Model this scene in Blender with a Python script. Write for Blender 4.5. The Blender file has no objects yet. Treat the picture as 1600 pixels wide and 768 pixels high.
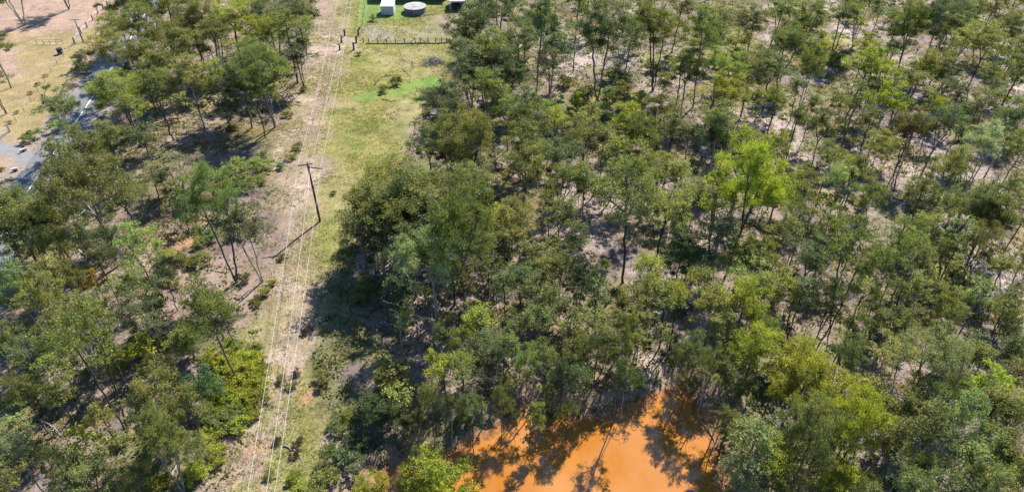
import bpy, math, re
import numpy as np
from mathutils import Vector, Matrix
from mathutils.noise import random as _r

# ------------------------------------------------------------------ camera, sky, sun, exposure
scene = bpy.context.scene
COL = scene.collection
CAM_H, PITCH, FPX = 68.0, math.radians(38.5), 1080.0
cam_d = bpy.data.cameras.new('camera'); cam = bpy.data.objects.new('camera', cam_d); COL.objects.link(cam)
cam.location = (0, 0, CAM_H); cam.rotation_euler = (math.pi / 2 - PITCH, 0, 0)
cam_d.sensor_width = 36; cam_d.lens = 36 * FPX / 1600; cam_d.clip_end = 12000; cam_d.clip_start = 0.5
scene.camera = cam
SUN_AZ, SUN_EL = math.radians(29.2), math.radians(46)
world = bpy.data.worlds.new('World'); scene.world = world; world.use_nodes = True
wn = world.node_tree; sky = wn.nodes.new('ShaderNodeTexSky'); sky.sky_type = 'NISHITA'; sky.sun_disc = False; sky.dust_density = 0.2; sky.ozone_density = 9.0
sky.sun_elevation = SUN_EL; sky.sun_rotation = SUN_AZ
bg = wn.nodes['Background']; bg.inputs['Strength'].default_value = 0.10
wn.links.new(sky.outputs[0], bg.inputs[0])
sun_d = bpy.data.lights.new('sun', 'SUN'); sun_d.energy = 5.0; sun_d.angle = math.radians(0.53); sun_d.color = (1, 0.965, 0.91)
sun = bpy.data.objects.new('sun', sun_d); COL.objects.link(sun)
sun.rotation_euler = Vector((math.sin(SUN_AZ) * math.cos(SUN_EL), math.cos(SUN_AZ) * math.cos(SUN_EL), math.sin(SUN_EL))).to_track_quat('Z', 'Y').to_euler()
sun.location = (60, 110, 150)
vs = scene.view_settings; vs.view_transform = 'Standard'; vs.look = 'None'; vs.gamma = 1; vs.use_curve_mapping = False
vs.exposure = 1.3

rng = np.random.default_rng(7)

# ------------------------------------------------------------------ photo pixel -> point on the ground
CP, SP = math.cos(PITCH), math.sin(PITCH)
def at(u, v, z=0.0):
    a, b = (u - 800) / FPX, -(v - 384) / FPX
    dx, dy, dz = a, CP + b * SP, -SP + b * CP
    t = (z - CAM_H) / dz
    return np.array([dx * t, dy * t])
def px(x, y, z):
    z = z - CAM_H; f = y * CP - z * SP
    return 800 + FPX * x / f, 384 - FPX * (y * SP + z * CP) / f
def depth(x, y, z): return y * CP - (z - CAM_H) * SP
def poly(s, z=0): return np.array([at(*map(float, p.split(',')), z) for p in s.split()])

# ------------------------------------------------------------------ noise and distance helpers
LAT = rng.random((256, 256))
def vnoise(x, y, s, o=0):
    x = x / s + 17.3 * o + 1000; y = y / s + 9.7 * o + 1000
    xi, yi = np.floor(x).astype(int), np.floor(y).astype(int)
    fx, fy = x - xi, y - yi; fx = fx * fx * (3 - 2 * fx); fy = fy * fy * (3 - 2 * fy)
    g = lambda i, j: LAT[(xi + i) % 256, (yi + j) % 256]
    return (g(0, 0) * (1 - fx) + g(1, 0) * fx) * (1 - fy) + (g(0, 1) * (1 - fx) + g(1, 1) * fx) * fy
def fbm(x, y, s, o=0, n=4):
    r = 0; a = 1; t = 0
    for i in range(n):
        r = r + a * vnoise(x, y, s / 2 ** i, o + i * 3); t += a; a *= 0.55
    return r / t
def sstep(a, b, x):
    t = np.clip((x - a) / (b - a), 0, 1); return t * t * (3 - 2 * t)
def segdist(X, Y, P, closed=True):
    d = np.full(np.shape(X), 1e9); n = len(P)
    for i in range(n if closed else n - 1):
        a, b = P[i], P[(i + 1) % n]; ab = b - a
        t = np.clip(((X - a[0]) * ab[0] + (Y - a[1]) * ab[1]) / (ab @ ab + 1e-9), 0, 1)
        d = np.minimum(d, np.hypot(X - a[0] - t * ab[0], Y - a[1] - t * ab[1]))
    return d
def inside(X, Y, P):
    r = np.zeros(np.shape(X), bool); n = len(P)
    for i in range(n):
        a, b = P[i], P[(i + 1) % n]
        if a[1] == b[1]: continue
        c = ((a[1] > Y) != (b[1] > Y)) & (X < (b[0] - a[0]) * (Y - a[1]) / (b[1] - a[1]) + a[0]); r ^= c
    return r
def sdist(X, Y, P):  # positive inside
    d = segdist(X, Y, P); return np.where(inside(X, Y, P), d, -d)

# ------------------------------------------------------------------ plan of the place (outlines on the ground)
CLEARING = poly('488,-20 482,60 478,110 455,160 440,200 415,250 425,310 440,380 405,470 392,520 385,590 370,660 330,768 300,860 490,860 500,768 512,700 505,620 485,560 492,505 525,440 545,380 560,330 640,250 655,180 700,140 705,90 725,40 730,-20')
TRACK = poly('515,-20 512,60 480,200 470,260 450,350 440,430 425,520 405,620 375,700 345,800')
POND = np.vstack([poly('590,745 640,722 700,705 760,678 815,650 850,652 900,658 960,652 1000,640 1030,622 1058,606 1085,628 1100,660 1115,700 1122,745 1130,800'),
                  np.array([(25, 33), (18, 24), (4, 20), (-8, 22), (-15, 29), (-17, 36)])])
SHORE_IN = POND
ROAD_C = np.array([(-71, 30), (-77, 65), (-85.2, 101.6), (-89.6, 130), (-95.4, 163), (-104, 206), (-122, 300), (-160, 480)])
DRIVE_C = np.array([(-130, 117), (-108, 117.5), (-97, 116), (-92.5, 113.2), (-88, 110)])
GREEN = poly('540,156 575,143 640,128 690,120 700,132 640,146 600,154 545,162')
LAWN = poly('556,42 566,-30 760,-30 700,-10 672,8 662,22 620,29 590,31')
YARD = poly('555,64 568,40 600,30 705,24 735,22 715,66')
PADDOCK = np.vstack([poly('-200,420 -60,330 20,290 70,215 105,140 150,75 175,20 195,-15'), np.array([(-125, 300), (-420, 300), (-420, 100)])])
PALE = [(poly('1286,-10 1300,20 1322,50 1335,80 1352,110 1345,150'), 1.6), (poly('1440,262 1460,310 1500,345 1530,400 1560,440 1610,490'), 2.6),
        (poly('1545,-10 1540,40 1570,90 1590,140'), 2.0), (poly('1190,170 1230,200 1250,240'), 2.0), (poly('1000,560 1010,590 1000,620'), 1.6),
        (poly('900,100 930,80 965,55 1000,5'), 0.9), (poly('1090,545 1110,480 1105,420 1120,340'), 1.0)]

def gz(X, Y):
    X = np.asarray(X, float); Y = np.asarray(Y, float)
    rough = sstep(6, 16, segdist(X, Y, ROAD_C, False)) * sstep(4, 9, segdist(X, Y, DRIVE_C, False))
    far = 1 - sstep(140, 220, np.hypot(X, Y - 110))
    z = rough * far * ((fbm(X, Y, 22, 1) - 0.5) * 1.1 + (fbm(X, Y, 4.5, 2, 3) - 0.5) * 0.28)
    sd = sdist(X, Y, POND) + (fbm(X, Y, 4.5, 5) - 0.5) * 4.2
    k = sstep(-6, -1.5, sd)
    z = z * (1 - k)
    z = np.where(sd > 0, -0.7 - np.minimum(sd * 0.22, 1.2), z - 0.7 * sstep(-3.2, 0, sd) + 0.55 * sstep(-7, -4, sd) * (1 - sstep(-3.6, -2.6, sd)))
    return z
def gz1(x, y): return float(gz(np.array([x]), np.array([y]))[0])

# ------------------------------------------------------------------ material helpers
def mat(name, rough=0.8, spec=0.3):
    m = bpy.data.materials.new(name); m.use_nodes = True
    b = m.node_tree.nodes['Principled BSDF']; b.inputs['Roughness'].default_value = rough; b.inputs['Specular IOR Level'].default_value = spec
    return m, m.node_tree, b
def node(nt, t, **kw):
    n = nt.nodes.new(t)
    for k, v in kw.items():
        if k in n.inputs: n.inputs[k].default_value = v
        else: setattr(n, k, v)
    return n
def ramp(nt, src, stops):
    r = nt.nodes.new('ShaderNodeValToRGB'); e = r.color_ramp.elements
    while len(e) < len(stops): e.new(0.5)
    for q, (p, c) in zip(e, stops): q.position = p; q.color = (*c, 1) if len(c) == 3 else c
    nt.links.new(src, r.inputs[0]); return r.outputs[0]
def mul(nt, a, b, mode='MULTIPLY', f=1.0):
    m = nt.nodes.new('ShaderNodeMix'); m.data_type = 'RGBA'; m.blend_type = mode
    if isinstance(f, (int, float)): m.inputs[0].default_value = f
    else: nt.links.new(f, m.inputs[0])
    for s, i in ((a, 6), (b, 7)):
        if isinstance(s, tuple): m.inputs[i].default_value = (*s, 1)
        else: nt.links.new(s, m.inputs[i])
    return m.outputs[2]
def coords(nt, kind='Object', scale=None):
    o = nt.nodes.new('ShaderNodeTexCoord').outputs[kind]
    if scale:
        mp = nt.nodes.new('ShaderNodeMapping'); mp.inputs['Scale'].default_value = scale; nt.links.new(o, mp.inputs[0]); o = mp.outputs[0]
    return o
def noise(nt, vec, scale, detail=4, rough=0.55):
    n = node(nt, 'ShaderNodeTexNoise', Scale=scale, Detail=detail, Roughness=rough); nt.links.new(vec, n.inputs['Vector']); return n.outputs['Fac']
def bump(nt, b, h, strength=0.5, dist=0.1):
    n = node(nt, 'ShaderNodeBump', Strength=strength, Distance=dist); nt.links.new(h, n.inputs['Height']); nt.links.new(n.outputs[0], b.inputs['Normal'])
def surf(name, c1, c2, scale=3, rough=0.8, spec=0.3, bmp=0.3, dist=0.03, metal=0.0, stretch=None):
    m, nt, b = mat(name, rough, spec); v = coords(nt, 'Object', stretch)
    n = noise(nt, v, scale, 6, 0.62); nt.links.new(ramp(nt, n, [(0.3, c1), (0.7, c2)]), b.inputs['Base Color'])
    b.inputs['Metallic'].default_value = metal
    if bmp: bump(nt, b, n, bmp, dist)
    return m

# ground: colour of the soil and grass comes from the painted plan, fine litter from noise
MG, nt, b = mat('soil_and_grass', 0.95, 0.1)
v = coords(nt); at_ = nt.nodes.new('ShaderNodeAttribute'); at_.attribute_name = 'soil'
n1 = noise(nt, v, 2.6, 8, 0.72); n2 = noise(nt, v, 9.0, 6, 0.75); n3 = noise(nt, v, 0.5, 5, 0.6)
c = mul(nt, at_.outputs['Color'], ramp(nt, n1, [(0.30, (0.34, 0.33, 0.34)), (0.46, (0.92, 0.91, 0.91)), (0.70, (1.38, 1.36, 1.34))]))
c = mul(nt, c, ramp(nt, n2, [(0.30, (0.50, 0.47, 0.45)), (0.5, (1.0, 1.0, 1.0)), (0.70, (1.30, 1.30, 1.32))]))
c = mul(nt, c, ramp(nt, n3, [(0.3, (0.82, 0.80, 0.78)), (0.7, (1.12, 1.12, 1.12))]))
nt.links.new(c, b.inputs['Base Color']); bump(nt, b, n1, 0.7, 0.25)

MW, nt, b = mat('muddy_water', 0.03, 0.9); b.inputs['IOR'].default_value = 1.33
v = coords(nt); n = noise(nt, v, 0.13, 6, 0.6)
nt.links.new(ramp(nt, n, [(0.35, (0.295, 0.108, 0.016)), (0.65, (0.345, 0.148, 0.036))]), b.inputs['Base Color'])
bump(nt, b, noise(nt, v, 3.5, 3, 0.5), 0.05, 0.03)

def leaf_material(name, fixed=None):
    m = bpy.data.materials.new(name); m.use_nodes = True; nt = m.node_tree; b = nt.nodes['Principled BSDF']; out = nt.nodes['Material Output']
    a = nt.nodes.new('ShaderNodeAttribute'); a.attribute_name = 'tint'
    oi = nt.nodes.new('ShaderNodeObjectInfo')
    t = ramp(nt, a.outputs['Fac'], [(0.0, (0.50, 0.55, 0.62)), (0.35, (0.85, 0.90, 0.90)), (0.7, (1.18, 1.12, 0.95)), (0.93, (1.6, 1.45, 0.9)), (1.0, (2.2, 1.4, 0.7))])
    c = mul(nt, oi.outputs['Color'], t)
    nt.links.new(c, b.inputs['Base Color']); b.inputs['Roughness'].default_value = 0.6; b.inputs['Specular IOR Level'].default_value = 0.22
    tr = nt.nodes.new('ShaderNodeBsdfTranslucent'); nt.links.new(mul(nt, c, (1.25, 1.45, 0.62)), tr.inputs[0])
    mx = nt.nodes.new('ShaderNodeMixShader'); mx.inputs[0].default_value = 0.36
    nt.links.new(b.outputs[0], mx.inputs[1]); nt.links.new(tr.outputs[0], mx.inputs[2]); nt.links.new(mx.outputs[0], out.inputs[0])
    return m
ML = leaf_material('leaves')
MB, nt, b = mat('bark', 0.9, 0.15)
v = coords(nt, 'Object', (1, 1, 0.25)); n = noise(nt, v, 5, 6, 0.65); oi = nt.nodes.new('ShaderNodeObjectInfo')
nt.links.new(mul(nt, oi.outputs['Color'], ramp(nt, n, [(0.3, (0.45, 0.43, 0.42)), (0.55, (1, 1, 1)), (0.75, (1.8, 1.75, 1.7))])), b.inputs['Base Color']); bump(nt, b, n, 0.6, 0.05)

# ------------------------------------------------------------------ mesh and object helpers
def mesh_np(name, V, F, material, attr=None, smooth=False):
    """V (n,3), F (m,k) faces all with k corners"""
    me = bpy.data.meshes.new(name); k = F.shape[1]
    me.vertices.add(len(V)); me.vertices.foreach_set('co', np.ascontiguousarray(V, np.float32).ravel())
    me.loops.add(F.size); me.loops.foreach_set('vertex_index', np.ascontiguousarray(F, np.int32).ravel())
    me.polygons.add(len(F)); me.polygons.foreach_set('loop_start', np.arange(0, F.size, k, dtype=np.int32))
    me.polygons.foreach_set('loop_total', np.full(len(F), k, np.int32))
    if smooth: me.polygons.foreach_set('use_smooth', np.ones(len(F), bool))
    if attr is not None:
        for nm, arr in attr.items():
            if arr.ndim == 1: me.attributes.new(nm, 'FLOAT', 'POINT').data.foreach_set('value', np.ascontiguousarray(arr, np.float32))
            else: me.attributes.new(nm, 'FLOAT_COLOR', 'POINT').data.foreach_set('color', np.ascontiguousarray(arr, np.float32).ravel())
    me.materials.append(material); me.update(calc_edges=True); return me
class MBld:
    """collects boxes, tubes and discs into one mesh of mixed polygons"""
    def __init__(s): s.V = []; s.F = []
    def add(s, V, F):
        o = len(s.V); s.V += [tuple(map(float, p)) for p in V]; s.F += [tuple(i + o for i in f) for f in F]; return s
    def box(s, c, size, rz=0, rx=0, ry=0, bev=0.0):
        x, y, z = [q / 2 for q in size]
        M = Matrix.Translation(c) @ Matrix.Rotation(rz, 4, 'Z') @ Matrix.Rotation(ry, 4, 'Y') @ Matrix.Rotation(rx, 4, 'X')
        P = [M @ Vector((a * x, b_ * y, d * z)) for a in (-1, 1) for b_ in (-1, 1) for d in (-1, 1)]
        return s.add(P, [(0, 1, 3, 2), (4, 6, 7, 5), (0, 4, 5, 1), (2, 3, 7, 6), (0, 2, 6, 4), (1, 5, 7, 3)])
    def tube(s, pts, radii, n=8, cap=True):
        V, F = tube(np.array(pts, float), np.array(radii if hasattr(radii, '__len__') else [radii] * len(pts), float), n)
        s.add(V, [tuple(f) for f in F])
        if cap:
            o = len(s.V) - len(V); m = len(pts) - 1
            s.F.append(tuple(o + i for i in reversed(range(n)))); s.F.append(tuple(o + m * n + i for i in range(n)))
        return s
    def mesh(s, name, material, smooth=False):
        me = bpy.data.meshes.new(name); me.from_pydata(s.V, [], s.F); me.materials.append(material)
        if smooth:
            for p in me.polygons: p.use_smooth = True
        me.update(); return me
    def build(s, name, material, parent=None, smooth=False):
        return link(name, s.mesh(name, material, smooth), parent)
def tube(P, R, n=6):
    T = np.gradient(P, axis=0); T /= np.linalg.norm(T, axis=1, keepdims=True) + 1e-9
    ref = np.array([1.0, 0.13, 0.07]) if abs(T[0] @ [1, 0.13, 0.07]) < 0.9 else np.array([0.1, 1.0, 0.0])
    U = np.cross(T, ref); U /= np.linalg.norm(U, axis=1, keepdims=True) + 1e-9; W = np.cross(T, U)
    a = np.linspace(0, 2 * math.pi, n, endpoint=False)
    V = P[:, None, :] + R[:, None, None] * (np.cos(a)[None, :, None] * U[:, None, :] + np.sin(a)[None, :, None] * W[:, None, :])
    i = np.arange(len(P) - 1)[:, None] * n; j = np.arange(n)[None, :]; k = (j + 1) % n
    F = np.stack([i + j, i + k, i + n + k, i + n + j], -1).reshape(-1, 4)
    return V.reshape(-1, 3), F
def link(name, me, parent=None, loc=None):
    o = bpy.data.objects.new(name, me); COL.objects.link(o)
    if parent: o.parent = parent
    if loc is not None: o.location = loc
    return o
def tag(o, label=None, cat=None, group=None, kind=None):
    if label: o['label'] = label
    if cat: o['category'] = cat
    if group: o['group'] = group
    if kind: o['kind'] = kind
    return o
def thing(name, label, cat, loc=(0, 0, 0), rz=0, group=None):
    o = bpy.data.objects.new(name, None); COL.objects.link(o); o.location = loc; o.rotation_euler = (0, 0, rz); o.empty_display_size = 0.3
    return tag(o, label, cat, group)

# ------------------------------------------------------------------ the ground, one sheet out to the horizon
xs = np.concatenate([[-6000, -3000, -1500, -800, -450, -280], np.arange(-200, -150, 4), np.arange(-150, 150.1, 0.55), np.arange(154, 201, 4), [280, 450, 800, 1500, 3000, 6000]])
ys = np.concatenate([[-3000, -1200, -500, -200, -80], np.arange(-40, 20, 4), np.arange(20, 210, 0.55), np.arange(212, 260, 4), [300, 400, 600, 1000, 2000, 4000, 8000]])
X, Y = np.meshgrid(xs, ys); Xf, Yf = X.ravel(), Y.ravel(); Zf = gz(Xf, Yf)
def lerp(A, Bc, k): return A * (1 - k[:, None]) + np.array(Bc)[None, :] * k[:, None]
wx = Xf + (fbm(Xf, Yf, 7, 11) - 0.5) * 7; wy = Yf + (fbm(Xf, Yf, 7, 23) - 0.5) * 7
N1, N2, N3, N4 = fbm(Xf, Yf, 14, 31), fbm(Xf, Yf, 5, 37), fbm(Xf, Yf, 30, 41), fbm(Xf, Yf, 2.2, 47)
A = np.tile(np.array([0.330, 0.252, 0.215]), (len(Xf), 1))                     # woodland litter, pinkish grey
A = lerp(A, (0.44, 0.352, 0.308), sstep(0.48, 0.66, N1))
A = lerp(A, (0.185, 0.15, 0.135), 0.7 * sstep(0.50, 0.68, N2))
A = lerp(A, (0.19, 0.20, 0.065), 0.75 * sstep(0.52, 0.66, fbm(Xf, Yf, 11, 53)))
A = lerp(A, (0.33, 0.26, 0.11), 0.6 * sstep(0.55, 0.68, fbm(Xf, Yf, 9, 59)))
leftwood = sstep(-25, -45, wx + 0.1 * (wy - 90)) * sstep(0, 1, 1.0 * (wy < 400))
A = lerp(A, (0.36, 0.235, 0.165), 0.45 * leftwood * sstep(0.4, 0.6, N1))
cl = sstep(-1.5, 2.0, sdist(wx, wy, CLEARING))
G = np.tile(np.array([0.315, 0.292, 0.095]), (len(Xf), 1))
G = lerp(G, (0.42, 0.35, 0.19), sstep(0.52, 0.70, N1) * 0.6); G = lerp(G, (0.20, 0.235, 0.060), sstep(0.50, 0.68, N2) * 0.7)
td = segdist(wx, wy, TRACK, False)
nearer = 1 - sstep(62, 98, Yf)
dry = np.maximum(1 - sstep(2.0, 7.0, td - 2.5 * nearer + (fbm(Xf, Yf, 10, 103) - 0.5) * 11), 0)
G = lerp(G, (0.40, 0.30, 0.215), dry * (0.45 + 0.55 * sstep(0.34, 0.55, N2)))
G = lerp(G, (0.55, 0.42, 0.32), dry * sstep(0.56, 0.66, fbm(Xf, Yf, 5, 61, 5)) * 0.9)
G = lerp(G, (0.29, 0.29, 0.09), nearer * sstep(0.42, 0.56, fbm(Xf, Yf, 6, 67)) * 0.8)
A = A * (1 - cl[:, None]) + G * cl[:, None]
A = lerp(A, (0.195, 0.315, 0.065), sstep(-1.6, 1.6, sdist(wx, Yf + (wy - Yf) * 0.6, GREEN)) * (0.55 + 0.45 * sstep(0.3, 0.6, N4)))
A = lerp(A, (0.36, 0.31, 0.20), 0.7 * sstep(-1, 1.5, sdist(wx, wy, YARD)) * sstep(0.35, 0.6, N2))
A = lerp(A, (0.42, 0.375, 0.33), 0.75 * sstep(-2, 2, sdist(wx, wy, poly('568,62 575,45 592,38 604,58'))))
A = lerp(A, (0.44, 0.34, 0.25), 0.9 * sstep(-2, 2, sdist(wx, wy, poly('662,22 700,24 735,30 735,60 705,58'))))
A = lerp(A, (0.19, 0.29, 0.070), sstep(-1.2, 1.2, sdist(wx, wy, LAWN)) * 0.9)
A = lerp(A, (0.55, 0.43, 0.33), (1 - sstep(0.5, 1.5, segdist(wx, wy, poly('540,60 548,66 549,74 557,80'), False))))
pdk = sstep(-1.5, 1.5, sdist(wx, wy, PADDOCK))
Pc = np.tile(np.array([0.47, 0.33, 0.245]), (len(Xf), 1))
gy = sstep(0.50, 0.66, fbm(Xf, Yf, 18, 71) + 0.35 * (1 - sstep(3, 12, segdist(Xf, Yf, poly('96,66 50,130 10,185 -20,230'), False))))
Pc = lerp(Pc, (0.36, 0.30, 0.105), gy * 0.72)
Pc = lerp(Pc, (0.41, 0.31, 0.17), 0.8 * (1 - sstep(0.4, 1.2, np.abs(segdist(Xf, Yf, poly('105,50 60,105 15,165 -30,225'), False) - 1.2))))
Pc = lerp(Pc, (0.50, 0.36, 0.27), 0.9 * (1 - sstep(1, 3, segdist(wx, wy, poly('178,0 150,25 130,48'), False))))
A = A * (1 - pdk[:, None]) + Pc * pdk[:, None]
rd = segdist(wx * 0.15 + Xf * 0.85, wy * 0.15 + Yf * 0.85, ROAD_C, False)
A = lerp(A, (0.36, 0.315, 0.285), 1 - sstep(5.0, 7.0, rd)); A = lerp(A, (0.43, 0.33, 0.25), 0.8 * (1 - sstep(3.0, 6, segdist(wx, wy, DRIVE_C, False))))
for P, w in PALE:
    A = lerp(A, (0.56, 0.46, 0.385), 0.9 * (1 - sstep(w * 0.6, w * 1.9, segdist(wx, wy, P, False))))
for (u, v_, r_) in ((270, 380, 3.5), (262, 372, 2), (487, 618, 2.0), (395, 705, 1.5), (140, 655, 2), (300, 345, 2)):
    p = at(u, v_); A = lerp(A, (0.56, 0.33, 0.19), 0.85 * (1 - sstep(r_ * 0.3, r_, np.hypot(wx - p[0], wy - p[1]))))
for (u, v_, r_) in ((1150, 60, 8), (1120, 90, 6), (1310, 95, 5), (1500, 425, 4), (1300, 60, 6), (940, 160, 7), (985, 150, 6), (1020, 90, 5), (1480, 440, 4)):
    p = at(u, v_); A = lerp(A, (0.34, 0.315, 0.085), 0.75 * (1 - sstep(r_ * 0.4, r_ * 1.1, np.hypot(wx - p[0], wy - p[1]))))
sd = sdist(wx * 0.5 + Xf * 0.5, wy * 0.5 + Yf * 0.5, POND)
A = lerp(A, (0.46, 0.30, 0.205), sstep(-6.5, -2.5, sd) * (0.15 + 0.7 * sstep(0.4, 0.6, N2))); A = lerp(A, (0.50, 0.22, 0.08), sstep(-1.9, -0.3, sd))
A = A * (0.46 + 0.30 * fbm(Xf, Yf, 2.4, 73, 4))[:, None]
nx, ny = len(xs), len(ys); ii = np.arange(nx - 1)[None, :] + np.arange(ny - 1)[:, None] * nx
Fg = np.stack([ii, ii + 1, ii + nx + 1, ii + nx], -1).reshape(-1, 4)
g = link('ground', mesh_np('ground', np.stack([Xf, Yf, Zf], 1), Fg, MG, {'soil': np.c_[A, np.ones(len(A))]}, True)); tag(g, kind='structure')

# water of the farm dam
cw = POND.mean(0); Pw = cw + (POND - cw) * 1.10
w = MBld(); w.add([(p[0], p[1], -0.70) for p in Pw], [tuple(range(len(Pw)))]) if False else None
gx = np.arange(-26, 34, 1.0); gyy = np.arange(14, 64, 1.0); GX, GY = np.meshgrid(gx, gyy); keep = inside(GX + .5, GY + .5, Pw)
ii = (np.arange(len(gx) - 1)[None, :] + np.arange(len(gyy) - 1)[:, None] * len(gx)); F = np.stack([ii, ii + 1, ii + len(gx) + 1, ii + len(gx)], -1)[keep[:-1, :-1]]
tag(link('water', mesh_np('water', np.stack([GX.ravel(), GY.ravel(), np.full(GX.size, -0.70)], 1), F, MW, smooth=True)), kind='structure')

# road, centre line, driveway
def strip(C, w, z, wob=0.0, step=2.0, t0=0, t1=1e9, off=0.0):
    L = np.r_[0, np.cumsum(np.linalg.norm(np.diff(C, axis=0), axis=1))]; t1 = min(t1, L[-1]); s = np.linspace(t0, t1, max(2, int((t1 - t0) / step)))
    P = np.stack([np.interp(s, L, C[:, 0]), np.interp(s, L, C[:, 1])], 1)
    for _ in range(6): P[1:-1] = 0.25 * P[:-2] + 0.5 * P[1:-1] + 0.25 * P[2:]
    T = np.gradient(P, axis=0); T /= np.linalg.norm(T, axis=1, keepdims=True); Nn = np.stack([T[:, 1], -T[:, 0]], 1)
    a = w / 2 + wob * (rng.random(len(P)) - 0.5); b_ = w / 2 + wob * (rng.random(len(P)) - 0.5)
    Lft, Rgt = P - Nn * (a - off)[:, None], P + Nn * (b_ + off)[:, None]
    V = np.concatenate([np.c_[Lft, np.full(len(P), z)], np.c_[Rgt, np.full(len(P), z)]]); n = len(P); i = np.arange(n - 1)
    return V, np.stack([i, i + n, i + n + 1, i + 1], -1)
MR, nt, b = mat('asphalt', 0.85, 0.3); v = coords(nt); n = noise(nt, v, 0.7, 6, 0.6); n2 = noise(nt, v, 14, 4, 0.7)
nt.links.new(mul(nt, ramp(nt, n, [(0.3, (0.10, 0.10, 0.10)), (0.7, (0.15, 0.148, 0.146))]), ramp(nt, n2, [(0.3, (0.75, 0.75, 0.75)), (0.7, (1.25, 1.25, 1.25))])), b.inputs['Base Color'])
MP = surf('road_paint', (0.62, 0.62, 0.60), (0.82, 0.82, 0.80), 1.5, 0.7, bmp=0)
road = link('road', mesh_np('road', *strip(ROAD_C, 7.0, 0.02, 0.5), MR)); tag(road, kind='structure')
MDR = surf('worn_driveway', (0.14, 0.135, 0.13), (0.21, 0.195, 0.18), 1.0, 0.9)
tag(link('driveway', mesh_np('driveway', *strip(DRIVE_C, 3.4, 0.012, 0.8), MDR)), kind='structure')
Vs, Fs = [], []
for t0 in np.arange(20, 330, 12):
    V, F = strip(ROAD_C, 0.22, 0.026, 0, 1.5, t0, t0 + 10.3); Fs.append(F + sum(map(len, Vs))); Vs.append(V)
tag(link('road_marking', mesh_np('road_marking', np.concatenate(Vs), np.concatenate(Fs), MP)), kind='structure')

# ------------------------------------------------------------------ tree builder
def skeleton(r, H, R, zc, hz, nclump, fork, stems, low=-0.5, spread=0.42, limbs=0, cone=0.0, steps=0.7):
    pos = [np.array([0, 0, -0.4])]; par = [-1]
    def chain(n, target, ctrl, k):
        a = pos[n]
        for i in range(1, k + 1):
            t = i / k; p = (1 - t) ** 2 * a + 2 * t * (1 - t) * ctrl + t * t * target
            if i < k: p = p + r.normal(0, 0.03 * np.linalg.norm(target - a) / k ** 0.5, 3) * 0.6
            pos.append(p); par.append(n); n = len(pos) - 1
        return n
    rise = min(zc + 0.25 * hz, 0.78 * H)
    if stems == 1 and limbs == 0:        # one straight leader
        a = r.random() * 6.28; o = 0.045 * H * r.random(); tip = np.array([math.cos(a) * o, math.sin(a) * o, rise])
        chain(0, tip, np.array([*r.normal(0, 0.012 * H, 2), rise * 0.5]), max(6, int(rise / 0.9)))
    else:
        if stems == 1: n0 = chain(0, np.array([*r.normal(0, 0.012 * H, 2), H * fork]), np.array([*r.normal(0, 0.01 * H, 2), H * fork * 0.5]), max(4, int(H * fork / 0.9)))
        else: n0 = 0; limbs = stems
        for s in range(limbs):
            az = 6.28 * (s + 0.6 * r.random()) / limbs; o = R * spread * (0.7 + 0.7 * r.random()); zt = rise * (0.85 + 0.25 * r.random()); b0 = pos[n0]
            tip = np.array([math.cos(az) * o, math.sin(az) * o, zt]); c = np.array([tip[0] * 0.45, tip[1] * 0.45, b0[2] + (zt - b0[2]) * 0.42])
            chain(n0, tip, c, max(5, int(zt / 0.9)))
    ph = r.random(4) * 6.28; tg = []; tries = 0
    while len(tg) < nclump and tries < 4000:
        tries += 1
        d = r.normal(size=3); d /= np.linalg.norm(d)
        if d[2] < low: continue
        q = r.random() ** 0.45 * 0.92 + 0.08; az = math.atan2(d[1], d[0])
        lob = 1 + 0.22 * math.sin(2 * az + ph[0]) + 0.16 * math.sin(3 * az + ph[1] + 2 * d[2]) + 0.10 * math.sin(5 * az + ph[2])
        p = np.array([d[0] * R * q * lob, d[1] * R * q * lob, zc + d[2] * hz * q * (1 + 0.12 * math.sin(2 * az + ph[3]))])
        if cone: p[:2] *= np.clip(1 - cone * (p[2] - (zc - hz)) / (2 * hz), 0.06, 1)
        if tg and min(np.linalg.norm(p - t) for t in tg) < 0.42 * R * (1.5 / nclump ** 0.4): continue
        tg.append(p)
    top = pos[-1]; tg.sort(key=lambda p: np.linalg.norm(p - np.array([0, 0, H * fork])))
    for p in tg:
        Pn = np.array(pos); d = p - Pn; L = np.linalg.norm(d, axis=1) + 1e-6; up = d[:, 2] / L
        cost = L * (1 + 0.9 * np.clip(0.55 - up, 0, 2)) + 1e3 * (Pn[:, 2] < 0.88 * H * fork) + 0.2 * np.abs(Pn[:, 2] - p[2])
        n = int(np.argmin(cost)); a = pos[n]
        c = a + (p - a) * 0.45 + np.array([0, 0, 0.12 * L[n]]) + r.normal(0, 0.08 * L[n], 3)
        chain(n, p, c, max(2, int(L[n] / steps)))
    return np.array(pos), np.array(par), tg
def wood(pos, par, rbase, tip=0.018, e=2.3):
    n = len(pos); val = np.zeros(n); kids = [[] for _ in range(n)]
    for i in range(n - 1, 0, -1):
        if not kids[i]: val[i] = 1
        val[par[i]] += val[i]; kids[par[i]].append(i)
    rad = np.maximum(rbase * (val / val[0]) ** (1 / e), tip)
    Vs, Fs, o = [], [], 0; start = [(0, k) for k in kids[0]]
    while start:
        a, k = start.pop(); ch = [a, k]
        while kids[k]:
            ks = sorted(kids[k], key=lambda q: -val[q]); start += [(k, q) for q in ks[1:]]; k = ks[0]; ch.append(k)
        R_ = rad[ch].copy(); R_[0] = min(R_[0], R_[1] * 1.25)
        if a == 0: R_[0] = rad[ch[1]] * 1.35
        V, F = tube(pos[ch], R_, 7 if R_[0] > 0.09 else 4); Vs.append(V); Fs.append(F + o); o += len(V)
    return np.concatenate(Vs), np.concatenate(Fs)
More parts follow.
